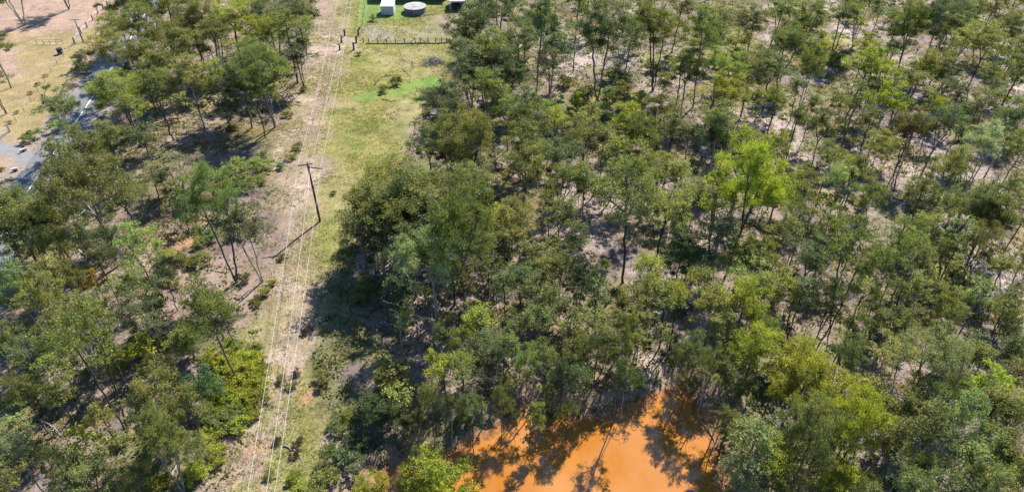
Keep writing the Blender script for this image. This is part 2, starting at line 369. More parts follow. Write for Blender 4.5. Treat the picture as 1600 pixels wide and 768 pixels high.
def leaves(r, cl, rc, nleaf, ll, lw, flat=0.62, sprig=9, droop=0.55):
    P, T = [], []
    for c, n_ in zip(cl, nleaf):
        q = r.normal(size=(sprig, 3)); q /= np.linalg.norm(q, axis=1, keepdims=True); q *= (r.random((sprig, 1)) ** 0.5)
        q[:, 2] = np.abs(q[:, 2]) * 0.9 - 0.25
        rr = rc * (0.7 + 0.6 * r.random()); S = c + q * rr * np.array([1, 1, flat]); ct = r.normal(0, 0.10)
        w_ = r.integers(0, sprig, n_); st = r.normal(0, 0.16, sprig)
        P.append(S[w_] + r.normal(0, rr * 0.20, (n_, 3)) * np.array([1, 1, 0.72])); T.append(0.45 + ct + st[w_] + r.normal(0, 0.11, n_))
    P = np.concatenate(P); T = np.clip(np.concatenate(T), 0, 0.97); n = len(P)
    T[r.random(n) < 0.006] = 1.0
    N_ = r.normal(size=(n, 3)) + np.array([0, 0, 1.25 - droop])
    a = np.cross(N_, r.normal(size=(n, 3))); a /= np.linalg.norm(a, axis=1, keepdims=True) + 1e-9
    b_ = np.cross(N_, a); b_ /= np.linalg.norm(b_, axis=1, keepdims=True) + 1e-9
    s = (0.7 + 0.6 * r.random((n, 1)))
    V = np.stack([P - a * ll * s / 2, P + b_ * lw * s / 2, P + a * ll * s / 2, P - b_ * lw * s / 2], 1).reshape(-1, 3)
    return V, np.arange(4 * n).reshape(-1, 4), np.repeat(T, 4)
PROTO = {}
def proto(kind, seed, H, R, zcf, hzf, nclump, fork, stems, rbase, lai=2.4, ll=0.23, lw=0.10, rcf=1.0, **kw):
    lf = {k: kw.pop(k) for k in ('flat', 'sprig', 'droop') if k in kw}
    r = np.random.default_rng(seed); pos, par, tg = skeleton(r, H, R, H * zcf, H * hzf, nclump, fork, stems, **kw)
    tm = mesh_np(kind + '_trunk', *wood(pos, par, rbase), MB, smooth=True)
    ntot = int(math.pi * R * R * lai / (ll * lw * 0.5)); wts = 0.5 + r.random(len(tg)); nl = (ntot * wts / wts.sum()).astype(int)
    V, F, T = leaves(r, tg, rcf * R * 1.35 / max(len(tg), 1) ** 0.42, nl, ll, lw, **lf)
    cm = mesh_np(kind + '_crown', V, F, ML, {'tint': T})
    PROTO.setdefault(kind, []).append((tm, cm, H, R, zcf))
for s in range(4): proto('broad', 100 + s, 16.5, 5.2, 0.68, 0.30, 62, [0.34, 0.22, 0.3, 0.4][s], [1, 3, 2, 1][s], 0.22, 3.3, rcf=1.05, limbs=[4, 0, 0, 3][s])
for s in range(8): proto('mid', 200 + s, 14.5, 3.5, 0.69, 0.29, 36, [0.48, 0.42, 0.5, 0.3, 0.45, 0.38, 0.5, 0.25][s], [1, 1, 1, 2, 1, 2, 1, 3][s], 0.145, 3.1, rcf=1.05, limbs=[0, 3, 0, 0, 2, 0, 3, 0][s])
for s in range(7): proto('slim', 300 + s, 13.0, 2.2, 0.72, 0.27, 20, 0.55, 1, 0.09, 3.0, rcf=1.05)
for s in range(3): proto('sparse', 350 + s, 14.0, 3.6, 0.70, 0.28, 30, 0.42, [1, 2, 1][s], 0.13, 1.9)
for s in range(3): proto('bushy', 400 + s, 8.0, 3.3, 0.56, 0.42, 44, 0.22, [2, 3, 1][s], 0.14, 4.2, low=-0.85, rcf=1.1)
for s in range(2): proto('cone', 450 + s, 9.0, 2.3, 0.52, 0.44, 40, 0.5, 1, 0.11, 4.0, low=-0.95, cone=0.8, rcf=0.9)
for s in range(3): proto('sapling', 500 + s, 6.5, 1.5, 0.64, 0.35, 13, 0.45, 1, 0.055, 2.6, ll=0.30, lw=0.14)
for s in range(4): proto('shrub', 600 + s, 2.0, 1.5, 0.45, 0.42, 24, 0.12, 4, 0.04, 3.4, ll=0.17, lw=0.08, low=-0.3, steps=0.35)
for s in range(3): proto('dead', 700 + s, 10.0, 2.8, 0.66, 0.32, 22, 0.4, [1, 2, 1][s], 0.12, 0.02)

HUE = {'O': (0.198, 0.190, 0.060), 'G': (0.168, 0.176, 0.050), 'D': (0.112, 0.130, 0.052), 'B': (0.178, 0.188, 0.098), 'Y': (0.262, 0.270, 0.036),
       'L': (0.205, 0.228, 0.085), 'E': (0.100, 0.165, 0.070), 'A': (0.30, 0.19, 0.02), 'R': (0.075, 0.045, 0.03)}
HUENAME = {'O': 'olive', 'G': 'mid green', 'D': 'dark green', 'B': 'grey green', 'Y': 'yellow green', 'L': 'pale green', 'E': 'emerald green', 'A': 'golden yellow', 'R': 'red brown'}
BARK = [(0.085, 0.07, 0.06), (0.12, 0.105, 0.09), (0.18, 0.165, 0.15), (0.06, 0.05, 0.043), (0.30, 0.28, 0.25)]
PLACED = []
def plant(kind, x, y, h, r_, hue, name=None):
    P = PROTO[kind]; tm, cm, H, R, zcf = P[int(rng.integers(len(P)))]
    nm = name or {'bushy': 'bushy_tree', 'cone': 'conical_tree', 'sapling': 'sapling', 'shrub': 'shrub', 'dead': 'dead_tree'}.get(kind, 'gum_tree')
    o = bpy.data.objects.new(nm, None); COL.objects.link(o); o.location = (x, y, gz1(x, y)); o.empty_display_size = 0.3
    o.rotation_euler = (rng.normal(0, 0.04), rng.normal(0, 0.04), rng.random() * 6.283); o.scale = (r_ / R, r_ / R, h / H)
    jit = np.exp(rng.normal(0, 0.06 if hue == 'Y' and kind != 'shrub' else 0.17)) * (1 + rng.normal(0, 0.04, 3)); c = np.array(HUE[hue]) * jit
    t = bpy.data.objects.new('trunk' if kind != 'shrub' else 'stem', tm); COL.objects.link(t); t.parent = o
    bk = BARK[int(rng.integers(len(BARK)))] if kind != 'dead' else (0.20, 0.19, 0.18); t.color = (*bk, 1)
    if kind != 'dead':
        q = bpy.data.objects.new('crown' if kind != 'shrub' else 'foliage', cm); COL.objects.link(q); q.parent = o; q.color = (*c, 1)
    PLACED.append(dict(o=o, kind=kind, x=x, y=y, h=h, r=r_, hue=hue)); return o

# crown centre (photo px), crown radius (px), hue + optional kind letter, optional base (px)
KIND = {'u': 'bushy', 'c': 'cone', 's': 'slim', 'p': 'sparse', 'b': 'broad', 'm': 'mid', 'd': 'dead', 'k': 'sapling'}
TREES = '''
8,60,24,G,18,138 -12,120,24,G,10,177 26,-20,30,Gb,37,38 60,-30,24,G,108,15 165,62,30,O 133,98,15,D 213,42,32,G 180,22,24,G 192,108,18,G 235,5,26,G 245,100,24,O 260,60,31,O 214,86,31,O 194,140,42,Gb,222,226
203,4,30,G 255,18,28,G 320,18,30,O 363,42,28,Y 292,82,24,G 333,73,24,O 288,125,28,O,320,203 367,95,28,B 377,135,28,D 350,170,20,Dk 88,163,29,B 114,215,20,D 85,222,12,D 140,230,26,Du 165,207,22,G
272,258,36,B,285,297 238,275,20,D,252,318 420,18,32,D 467,20,24,D 450,55,28,G 410,58,24,Y 428,105,38,O,430,200 465,86,22,D 406,138,22,G,415,215 390,75,24,G 300,40,24,D 235,120,24,O 340,120,24,G 250,160,24,Gs 215,190,22,Ds
737,33,30,D 777,20,28,D 733,88,32,D 767,66,30,G 783,102,28,D 737,112,18,D 697,160,32,B 670,222,26,D 737,212,44,Ob 763,157,30,G 793,168,24,G 700,210,26,G 800,120,24,D 715,55,20,D 812,60,24,D 820,20,24,D 755,130,20,D
847,18,25,D,838,147 863,68,28,B 860,112,22,B 898,-8,22,Gs,895,112 945,38,44,Db,933,157 985,45,22,G 1030,45,36,G,1020,143 1093,32,28,G,1083,168 1180,33,26,O 1123,100,34,G 1177,97,32,G 1137,138,32,Y 1127,178,34,G
1067,100,20,Ys 1073,123,22,G 1033,166,26,O 900,172,22,Yc 863,158,16,Lk 820,180,30,L 835,207,34,G 860,188,22,Y 987,200,36,Yu 910,230,30,O 877,235,30,B 820,232,30,G 1000,242,26,G 1077,207,22,O 1165,235,38,Y 1107,213,26,D 1050,205,24,Gs 945,215,26,Gs 960,245,24,Y 1040,250,26,G 1060,20,20,Gs 1130,15,20,Os 1150,65,20,Os 1000,15,18,Gs 920,-5,22,G
1212,30,26,G 1263,33,26,Ou 1233,57,30,G 1210,100,24,D 1213,145,24,G 1295,45,18,Os,1228,233 1275,95,16,Gs,1235,225 1317,27,26,G 1340,43,14,Yk 1350,18,24,O 1377,12,14,Dk 1353,74,16,Ys 1343,120,28,Y 1373,107,22,G 1340,160,32,G,1313,235 1387,160,28,Y 1433,27,32,G 1473,30,34,D 1503,18,30,D 1400,50,24,B 1447,90,22,Y 1420,117,28,O 1467,97,24,G 1507,63,36,O,1470,137 1540,73,22,Y 1550,13,22,O 1583,35,26,G 1585,12,20,Y 1587,73,22,G
1433,180,30,O 1467,160,20,Y 1467,210,34,B 1427,213,28,O 1383,230,26,O 1497,133,22,D 1550,143,24,G 1583,125,26,O 1540,162,28,B,1503,247 1580,193,32,B 1540,230,32,B 1290,193,24,D 1300,243,26,O 1213,240,20,Ys 1250,133,18,Bs 1590,240,26,G 1500,190,24,Gs 1360,200,20,Gs 1395,85,18,Gs 1270,170,16,Gs 1245,190,18,Gs
105,296,60,Ob,197,410 185,300,36,O,215,363 20,320,32,D 37,356,38,G 10,365,30,D 60,335,28,G 0,350,22,G 78,345,28,O 77,372,34,G 20,390,28,D 223,390,32,L 247,412,22,L 213,440,36,L 150,400,28,Bp 213,472,34,B 27,443,34,L 70,443,28,O 67,474,34,O 145,433,20,As 140,476,28,B 107,505,34,O 13,500,24,G 317,320,44,Lb,370,440 377,358,36,B,410,440 320,490,38,G,372,595 350,490,26,G 150,340,26,G 60,330,30,O 110,420,24,Gp 175,360,20,D 95,258,20,D 130,270,26,O
605,318,60,Gb,618,410 558,385,34,D,587,436 640,290,42,Gb 695,282,46,Gb,728,496 585,335,34,G 625,350,36,G 665,300,34,O 720,300,34,G 580,360,28,D 560,340,26,B 600,285,28,G 640,330,30,D 750,285,30,L 733,345,34,G 673,400,46,Bb,683,500 640,390,32,D 705,400,32,G 775,355,28,G 790,335,26,Y 787,430,24,D 750,488,30,Y 610,500,26,Od,630,565 570,330,28,G 600,270,28,O 655,350,30,D 700,370,28,G 620,440,22,Dk 720,440,26,G 700,250,26,O 760,410,26,D
962,295,54,Op,973,443 1035,340,36,O 820,275,32,G 880,275,28,G 917,268,24,G 813,335,32,O 873,340,24,O 833,390,28,O 877,405,26,G 843,422,22,O 813,447,26,D 910,370,22,D 910,425,26,D 937,452,28,L 993,462,34,O 1017,412,26,Y 1077,405,34,Eu 1047,455,30,G 1060,477,26,Y 1133,285,42,Y 1087,300,24,G 1185,265,44,Yb,1137,423 1127,355,26,B 1163,387,30,G 1123,460,36,O 1170,470,36,Y 1163,425,28,L 1000,492,30,O 950,492,28,G 860,310,22,Gs 1075,345,24,D 1010,275,26,G 1060,275,24,O 860,470,24,G 900,490,24,O 1095,440,22,G 840,490,24,L 800,500,26,G 780,385,24,O
1220,296,34,Y 1267,316,30,G 1310,300,28,Lp 1333,280,24,O 1357,320,24,Gp 1407,293,34,Bp,1407,366 1450,293,26,G 1477,276,26,O 1527,290,46,Ob 1517,322,30,B 1560,322,34,G 1457,352,30,O 1500,376,24,L 1537,380,28,O 1297,362,28,L 1263,402,34,B 1220,443,30,Y 1345,388,46,Gp,1297,511 1407,380,32,Lp,1370,486 1427,393,28,Gs 1577,413,28,G 1350,457,28,G 1407,467,30,O 1483,490,34,O 1527,473,28,L 1567,503,28,O 1250,473,28,B 1225,360,28,G 1580,280,28,O 1385,430,22,Gs 1450,420,20,Gs 1470,400,18,Os 1310,440,24,Gs 1290,480,24,D 1385,500,24,G 1440,500,24,Os 1590,460,24,G 1200,400,24,O 1550,350,24,O 1505,250,26,O 1340,250,24,G 1260,265,26,O
117,535,52,Op,198,672 80,573,30,G 17,565,28,B 45,560,26,B 220,545,22,Yk 293,530,32,Gu 247,600,42,O 310,600,32,Eu 287,640,26,G 260,682,44,Gb,287,767 37,665,36,L,57,732 20,705,28,B 127,730,46,Lu 190,725,24,Os 133,688,22,Yk 20,757,28,O 183,570,20,Yk 160,500,24,G 30,610,26,Gp 90,620,24,Gs 315,690,26,Gp,318,725 160,650,20,Os 75,700,22,Gp 205,640,22,O 15,530,24,D
620,590,28,Gu 590,642,30,Du 640,650,28,Du 607,615,26,Gu 750,555,44,D,760,612 693,575,26,Y 787,565,26,L 677,622,20,G 735,640,22,Ls 783,622,20,Gs 683,738,46,Yu 577,762,28,Yu 700,620,22,D 800,600,20,G 640,740,24,Yu 725,590,24,Gs 720,530,26,G 690,520,22,D
820,572,24,L 897,540,26,O 933,540,26,D 970,572,28,D 980,592,14,Gk 863,615,16,Gk 913,580,26,D 1043,530,12,Gk 1013,535,12,Yk 1018,525,14,Gs,970,652 1087,535,30,Dp 1140,595,26,O 1170,560,36,Y 1177,645,28,L 1177,710,36,L 1153,750,28,B 850,545,24,G 880,590,20,D 1110,570,24,G 1130,520,26,G 1200,505,26,O 1130,640,22,Gs 1075,590,22,Gp 1150,680,22,Op 955,520,24,G 840,620,18,Gs 890,630,18,Gs 1065,555,20,Gs
1262,560,50,Yb 1212,585,30,Y 1345,640,48,Yb,1293,742 1337,602,30,Y 1250,655,44,Ob,1237,766 1447,545,44,Bb,1403,645 1385,600,32,O 1387,552,26,O 1340,545,24,Lp 1433,635,30,O 1490,660,40,L 1467,686,34,G,1397,766 1520,700,34,L 1533,610,28,Y 1553,652,30,O 1560,685,32,G 1513,572,24,G 1547,532,26,L 1590,520,26,D 1587,592,30,O 1110,562,22,Od 1480,42,22,Od 1575,88,20,Od 1130,335,24,Od 905,425,20,Od 1240,372,22,Od 1395,505,22,Od 840,205,18,Od 150,560,20,Od 1590,755,30,O 1313,762,38,Yu 1207,725,30,Y 1560,752,32,O 1483,745,30,D 1420,720,26,Gp 1390,680,26,O 1590,650,26,O 1490,600,24,Gp 1310,690,28,G 1220,690,28,G 1425,765,28,L 1360,760,28,G 1250,740,28,O 1600,560,24,B 1595,715,30,O 1605,640,28,G 1600,410,26,O 1570,745,28,G 1530,760,26,L 1605,330,26,G 1450,600,24,G 1275,700,24,O 1480,560,22,O 1330,500,24,G
'''
for tok in TREES.split():
    f = tok.split(','); u, v_, rp = map(float, f[:3]); hue = f[3][0]; kd = KIND[f[3][1]] if len(f[3]) > 1 else None
    z = 10.0; base = at(float(f[4]), float(f[5])) if len(f) > 5 else None
    for _ in range(6):
        p = base if base is not None else at(u, v_, z)
        r_ = rp * depth(p[0], p[1], z) / FPX
        k = kd or ('broad' if r_ > 4.1 else 'mid' if r_ > 2.55 else 'slim'); zcf = PROTO[k][0][4]
        if base is not None:
            hs = np.arange(2, 22, 0.25); e = [math.dist(px(p[0], p[1], q), (u, v_)) for q in hs]; z = hs[int(np.argmin(e))]; h = float(np.clip(z / zcf, 4, 23))
        else:
            h = {'bushy': 2.1 * r_ + 0.6, 'cone': 3.6 * r_, 'sapling': 3.2 * r_ + 1}.get(k, 6.2 + 2.5 * r_); h = float(np.clip(h * math.exp(rng.normal(0, 0.10)), 3, 20)); z = h * zcf
    dam = 600 < u < 1125 and v_ > 505 and hue != 'Y'
    if u > 1190 and 130 < v_ < 530 and base is None and k in ('mid', 'slim') and rng.random() < 0.4: k = 'sparse'
    if dam and k in ('mid', 'slim') and rng.random() < 0.5: k = 'sparse'
    plant(k, p[0], p[1], h, r_ * (0.95 if dam else 1.0 if u < 420 and v_ > 350 else 1.27 if (690 < u < 830 and v_ < 135) or (230 < u < 480 and v_ < 200) else 1.24 if 545 < u < 730 and 230 < v_ < 415 else 0.97 if u > 1190 and 130 < v_ < 530 else 1.10), hue)
print('trees', len(PLACED))

# low shrubs: centre (px), radius (px), hue
SHRUBS = '''
600,140,9,O 620,129,11,G 560,83,5,O 583,29,7,O 352,585,23,Y 380,600,24,Y 345,630,22,Y 390,562,20,Y 365,545,18,Y 398,585,18,Y 365,625,20,Y 350,655,20,L 390,620,16,Y 330,560,18,Y 310,735,18,Y 340,710,16,Y 400,600,18,Y 410,570,15,Y 392,640,15,Y 372,662,16,Y 405,620,14,Y 375,580,22,Y 350,565,20,Y 395,545,14,O 330,600,18,Y 318,650,18,L 400,545,12,O 335,655,18,L 330,690,20,Y 300,740,20,Y 247,757,22,Y 345,610,16,Y 225,545,18,Y 250,535,16,O 183,575,16,Y
372,274,22,L 398,264,20,L 350,286,18,L 388,292,14,L 418,260,13,L 365,292,14,E 407,280,12,L 127,360,14,E 280,405,12,O 260,430,12,O 265,395,10,Y 573,447,16,O 560,470,12,O 503,592,16,O 527,662,16,L 515,695,11,L 533,705,12,E 563,695,22,D 550,725,20,B 510,728,18,L 503,757,24,G 460,745,14,Y 545,650,14,G 470,765,16,Y 570,640,16,L
970,125,22,D 933,175,18,L 955,150,16,L 985,165,16,L 910,150,14,O 1000,155,14,O 945,190,16,L 975,140,14,O 1120,60,16,O 1090,75,14,O 1155,90,14,O 1020,110,14,G 1040,125,12,O 880,130,14,O 1255,60,14,O 1290,75,12,Y 1305,95,14,O 1495,420,14,O 1510,445,12,A 1490,450,12,O 1000,600,10,G 1460,470,14,O 1530,500,14,O 860,640,12,G 800,640,12,G 720,660,12,G
465,230,9,O 455,245,8,O 440,260,8,E 450,180,8,O 475,140,7,O 440,400,8,O 415,455,10,O 400,470,10,O 425,440,8,O 463,580,7,R 432,685,8,R 465,686,8,R 460,705,8,R 480,515,8,R 420,740,10,O 440,590,9,O 455,600,8,O 520,300,5,D 540,345,6,O 350,270,14,G 330,370,14,L 310,380,12,O 300,410,12,O
70,117,4,A 58,130,4,A 47,143,4,A 25,173,4,A 13,189,4,A 3,262,5,A 90,200,14,L 115,235,12,D 50,215,14,L 30,300,12,G
'''
for tok in SHRUBS.split():
    u, v_, rp, hue = tok.split(','); p = at(float(u), float(v_), 0.5); r_ = float(rp) * depth(p[0], p[1], 0.5) / FPX
    plant('shrub', p[0], p[1], float(np.clip(1.25 * r_, 0.7, 3.2)), r_, hue)
# ------------------------------------------------------------------ saplings and low bushes under the trees
WOOD_R = poly('735,-40 705,100 655,185 640,255 560,335 520,430 500,500 520,640 545,768 600,860 1750,860 1750,-60')
WOOD_L = poly('200,-40 120,100 60,250 -60,330 -220,520 -220,860 330,860 370,650 395,500 425,370 410,270 440,190 478,60 482,-40')
def in_wood(x, y, m=0.5):
    X_, Y_ = np.array([x]), np.array([y])
    return (max(sdist(X_, Y_, WOOD_R)[0], sdist(X_, Y_, WOOD_L)[0]) > m) and sdist(X_, Y_, POND)[0] < -1.5 and segdist(X_, Y_, ROAD_C, False)[0] > 5
def in_view(x, y, z=2, m=0):
    u, v_ = px(x, y, z); return -m < u < 1600 + m and -m < v_ < 768 + m
r2 = np.random.default_rng(21); cnt = {'sapling': 0, 'shrub': 0}; spots = []
HS = 'GGOODDLBYGO'
while cnt['sapling'] < 95 or cnt['shrub'] < 120:
    u, v_ = r2.random() * 1640 - 20, r2.random() * 800 - 10; p = at(u, v_)
    if (475 < u < 605 and 425 < v_ < 650) or not in_wood(*p) or any(abs(p[0] - q[0]) + abs(p[1] - q[1]) < 1.8 for q in spots): continue
    k = 'sapling' if (r2.random() < 0.45 and cnt['sapling'] < 95) or cnt['shrub'] >= 120 else 'shrub'
    hue = HS[int(r2.integers(len(HS)))]; spots.append(p); cnt[k] += 1
    if k == 'sapling': plant(k, p[0], p[1], 4.0 + 4.5 * r2.random(), 1.0 + 1.0 * r2.random(), hue)
    else: plant(k, p[0], p[1], 0.8 + 1.2 * r2.random(), 0.7 + 0.9 * r2.random(), hue)

# ground cover nobody could count: dry grass, green undergrowth, twigs and bark litter
def scatter(n, test, seed):
    r = np.random.default_rng(seed); out = []
    while sum(map(len, out)) < n:
        p = np.stack([r.uniform(-150, 150, 20000), r.uniform(38, 200, 20000)], 1); out.append(p[test(p[:, 0], p[:, 1], r)])
    return np.concatenate(out)[:n], r
def visible(x, y):
    u, v_ = px(x, y, 0); return (u > -40) & (u < 1640) & (v_ > -30) & (v_ < 800)
def woodmask(x, y): return ((sdist(x, y, WOOD_R) > -1) | (sdist(x, y, WOOD_L) > -1)) & (sdist(x, y, POND) < -1.2) & (segdist(x, y, ROAD_C, False) > 4.5)
def tufts(name, P, r, blades, hgt, wid, spread, material, colr, kindlabel, up=1.0):
    n = len(P); q = np.repeat(P, blades, 0); m = len(q); sc = np.repeat(0.6 + 0.8 * r.random(n), blades)[:, None]
    o = r.normal(0, spread, (m, 2)) * sc; z = gz(q[:, 0], q[:, 1]); b = np.c_[q + o, z - 0.02]
    d = r.normal(size=(m, 3)) * np.array([1, 1, 0.35]) + np.array([0, 0, up]); d /= np.linalg.norm(d, axis=1, keepdims=True)
    s = np.cross(d, r.normal(size=(m, 3))); s /= np.linalg.norm(s, axis=1, keepdims=True); h = hgt * sc * (0.6 + 0.7 * r.random((m, 1))); w_ = wid * sc
    V = np.stack([b - s * w_ * 0.3, b + d * h * 0.55 - s * w_ * 0.5, b + d * h, b + d * h * 0.5 + s * w_ * 0.5], 1).reshape(-1, 3)
    T = np.repeat(np.clip(np.repeat(r.normal(0.45, 0.2, n), blades) + r.normal(0, 0.1, m), 0, 0.97), 4)
    o_ = link(name, mesh_np(name, V, np.arange(4 * m).reshape(-1, 4), material, {'tint': T})); o_.color = (*colr, 1)
    return tag(o_, kindlabel[0], kindlabel[1], None, 'stuff')
clp = lambda x, y: sdist(x, y, CLEARING) > -1
P, r = scatter(18000, lambda x, y, r: visible(x, y) & woodmask(x, y) & (fbm(x, y, 9, 81) > 0.28 + 0.3 * r.random(len(x))), 5)
tufts('dry_grass', P, r, 7, 0.5, 0.10, 0.22, ML, (0.27, 0.20, 0.095), ('tussocks of dry straw coloured grass under the trees', 'dry grass'))
P, r = scatter(12000, lambda x, y, r: visible(x, y) & woodmask(x, y) & (fbm(x, y, 11, 91) > 0.30 + 0.3 * r.random(len(x))), 6)
tufts('undergrowth', P, r, 11, 0.5, 0.22, 0.34, ML, (0.13, 0.14, 0.045), ('low green undergrowth on the woodland floor', 'undergrowth'), 0.55)
P, r = scatter(15000, lambda x, y, r: visible(x, y) & clp(x, y) & (sdist(x, y, GREEN) < 0.3) & (sdist(x, y, LAWN) < 0.3) & (fbm(x, y, 6, 95) > 0.3 + 0.35 * r.random(len(x))), 8)
tufts('clearing_grass', P, r, 6, 0.17, 0.08, 0.16, ML, (0.19, 0.178, 0.058), ('short yellow green grass tufts over the cleared strip', 'grass'))
P, r = scatter(16000, lambda x, y, r: visible(x, y) & woodmask(x, y), 9)
n = len(P); L = 0.25 + 1.3 * r.random(n) ** 3; a = r.random(n) * 6.283; wd = 0.02 + 0.025 * r.random(n); z = gz(P[:, 0], P[:, 1]) + 0.05
dx = np.c_[np.cos(a), np.sin(a), r.normal(0, 0.12, n)] * L[:, None]; sx = np.c_[-np.sin(a), np.cos(a), np.zeros(n)] * wd[:, None]; c = np.c_[P, z]
V = np.stack([c - dx - sx, c - dx + sx, c + dx, c + np.array([0, 0, 0.05])], 1)
V = np.stack([c - dx - sx, c + dx, c - dx + sx, c - dx + np.array([0, 0, 0.06])], 1).reshape(-1, 3)
F = (np.array([[0, 1, 3], [1, 2, 3], [0, 2, 1]])[None] + 4 * np.arange(n)[:, None, None]).reshape(-1, 3)
o = link('twig_litter', mesh_np('twig_litter', V, F, MB)); o.color = (0.20, 0.18, 0.165, 1); tag(o, 'fallen twigs and bark strips strewn under the trees', 'twigs', None, 'stuff')

# ------------------------------------------------------------------ power poles and wires
MPOLE = surf('weathered_timber', (0.035, 0.034, 0.036), (0.075, 0.07, 0.068), 4, 0.85, stretch=(1, 1, 0.2))
MSTEEL = surf('galvanised_steel', (0.38, 0.39, 0.40), (0.52, 0.53, 0.54), 5, 0.5, 0.5, 0.05, metal=0.6)
MINS = surf('insulator_ceramic', (0.30, 0.22, 0.18), (0.4, 0.3, 0.25), 8, 0.3, 0.5, 0)
MWIRE, nt, b = mat('aluminium_wire', 0.45, 0.5); b.inputs['Base Color'].default_value = (0.5, 0.5, 0.5, 1); b.inputs['Metallic'].default_value = 0.2
pb = at(500, 346); pz = gz1(*pb)
pole = thing('power_pole', 'dark timber power pole with two crossarms standing on the grass clearing', 'power pole', (*pb, pz))
MBld().tube([(0, 0, -0.5), (0.02, 0, 4), (0, 0.02, 8), (0, 0, 11.2)], [0.19, 0.175, 0.155, 0.14], 12).build('post', MPOLE, pole, True)
arms = [((-0.45, 0.10, 10.85), 2.3, 0.28), ((0.95, -0.16, 10.45), 2.5, -0.22)]
for c, L, rz in arms: MBld().box(c, (L, 0.12, 0.15), rz).build('crossarm', MPOLE, pole)
ins = [np.array([-1.45, -0.15, 10.93]), np.array([0.5, 0.3, 10.93]), np.array([2.05, -0.37, 10.53])]
for p in ins: MBld().tube([p, p + [0, 0, 0.1], p + [0, 0, 0.16], p + [0, 0, 0.26]], [0.03, 0.07, 0.05, 0.06], 8).build('insulator', MINS, pole, True)
near = [at(388, 768, 9.0), at(417, 768, 9.0), at(428, 768, 9.0)]; farp = [at(527, 0, 9.6), at(543, 0, 9.6), at(549, 0, 9.6)]
for p, a, b_, nm in zip(ins, near, farp, ('left', 'middle', 'right')):
    t = np.array([*pb, pz]) + p + [0, 0, 0.26]; pts = []
    ea = t[:2] + (a - t[:2]) * 1.9; eb = t[:2] + (b_ - t[:2]) * 1.35
    for k in np.linspace(1, 0, 22): q = t[:2] + (ea - t[:2]) * k; pts.append((*q, t[2] - 4 * 2.1 * k * (1 - k) ))
    for k in np.linspace(0, 1, 22)[1:]: q = t[:2] + (eb - t[:2]) * k; pts.append((*q, t[2] - 4 * 1.9 * k * (1 - k)))
    o = MBld().tube(pts, 0.016, 5).build('overhead_wire', MWIRE); tag(o, {'left': 'pale overhead wire on the left end of the crossarms', 'middle': 'pale overhead wire between the two outer wires of the line', 'right': 'pale overhead wire on the right end of the crossarms'}[nm], 'wire', 'wires of the power line')
p2 = at(130, 65); z2 = gz1(*p2); hs = np.arange(5, 14, .1); h2 = float(hs[int(np.argmin([abs(px(*p2, q)[1] - 30) for q in hs]))])
pole2 = thing('power_pole', 'grey power pole with one crossarm beside the paddock fence and road', 'power pole', (*p2, z2))
MPOLE2 = surf('grey_timber', (0.12, 0.115, 0.11), (0.2, 0.19, 0.18), 4, 0.85, stretch=(1, 1, 0.2))
MBld().tube([(0, 0, -0.5), (0, 0, h2 * 0.5), (0, 0, h2 + 0.2)], [0.17, 0.15, 0.12], 10).build('post', MPOLE2, pole2, True)
MBld().box((-0.1, 0, h2 - 0.05), (2.4, 0.12, 0.14), 0.1).build('crossarm', MPOLE2, pole2)
for q in (-1.2, -0.5, 0.9): MBld().tube([(q, q * 0.1, h2), (q, q * 0.1, h2 + 0.25)], [0.05, 0.04], 6).build('insulator', MINS, pole2)

# ------------------------------------------------------------------ fences, gates, posts
MPOST = surf('old_fence_timber', (0.05, 0.042, 0.038), (0.11, 0.095, 0.085), 6, 0.9, stretch=(1, 1, 0.3))
MPALE = surf('pale_post', (0.26, 0.255, 0.245), (0.38, 0.375, 0.36), 6, 0.8)
MTERR = surf('terracotta_post', (0.30, 0.12, 0.065), (0.38, 0.17, 0.10), 6, 0.9)
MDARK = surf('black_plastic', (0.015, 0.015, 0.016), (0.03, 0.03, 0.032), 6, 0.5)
def fence(name, label, pts, hgt, pr, pm, nwire, wire_m, steps=None, rail=None):
    P = [at(*q) if len(q) == 2 and abs(q[0]) < 5000 else q for q in pts]; f = thing(name, label, 'fence', (*P[0], 0)); o = np.array([*P[0], 0])
    for q in P: MBld().tube([(q[0], q[1], gz1(*q) - 0.2) - o, (q[0], q[1], gz1(*q) + hgt) - o], [pr * 1.1, pr], 7).build('post', pm, f)
    w_ = MBld()
    for k in range(nwire):
        hh = hgt * (0.95 - 0.8 * k / max(nwire, 1)); w_.tube([(q[0], q[1], gz1(*q) + hh) - o for q in P], 0.006 if not rail else rail, 4, False)
    w_.build('wire' if not rail else 'rail', wire_m, f); return f, o
FX = [(556, 66), (568, 66.3), (576, 66.5), (590, 66.8), (604, 67), (618, 66.8), (632, 66.6), (649, 67), (657, 67.2), (669, 67), (681, 67.2), (690, 66.8), (698, 67), (708, 67), (718, 67)]
fn, o = fence('wire_fence', 'dark timber post and wire fence with braced strainer posts across the clearing', FX, 1.35, 0.10, MPOST, 4, MPOST)
shd = MBld(); lp = [np.array([*at(u_, 68.2), 0]) for u_ in range(572, 716, 8)]  # dark tube added to draw the shadow line along the fence foot
shd.tube([np.array([q[0], q[1], gz1(q[0], q[1]) + 0.1]) - o for q in lp], 0.13, 6).build('base_shadow_line', MPOST, fn)
for a, b_ in (((649, 67), (640, 68)), ((657, 67.2), (666, 68))):
    A_, B_ = at(*a), at(*b_); MBld().tube([np.array([*A_, gz1(*A_) + 1.2]) - o, np.array([*B_, gz1(*B_) + 0.05]) - o], 0.08, 6).build('brace', MPOST, fn)
fence('wire_fence', 'thin wire fence running from the gateway up past the white shed', [(566, 50), (567, 38), (568, 26), (570, 13), (572, 1), (573, -12)], 1.2, 0.06, MPOST, 4, MPOST)
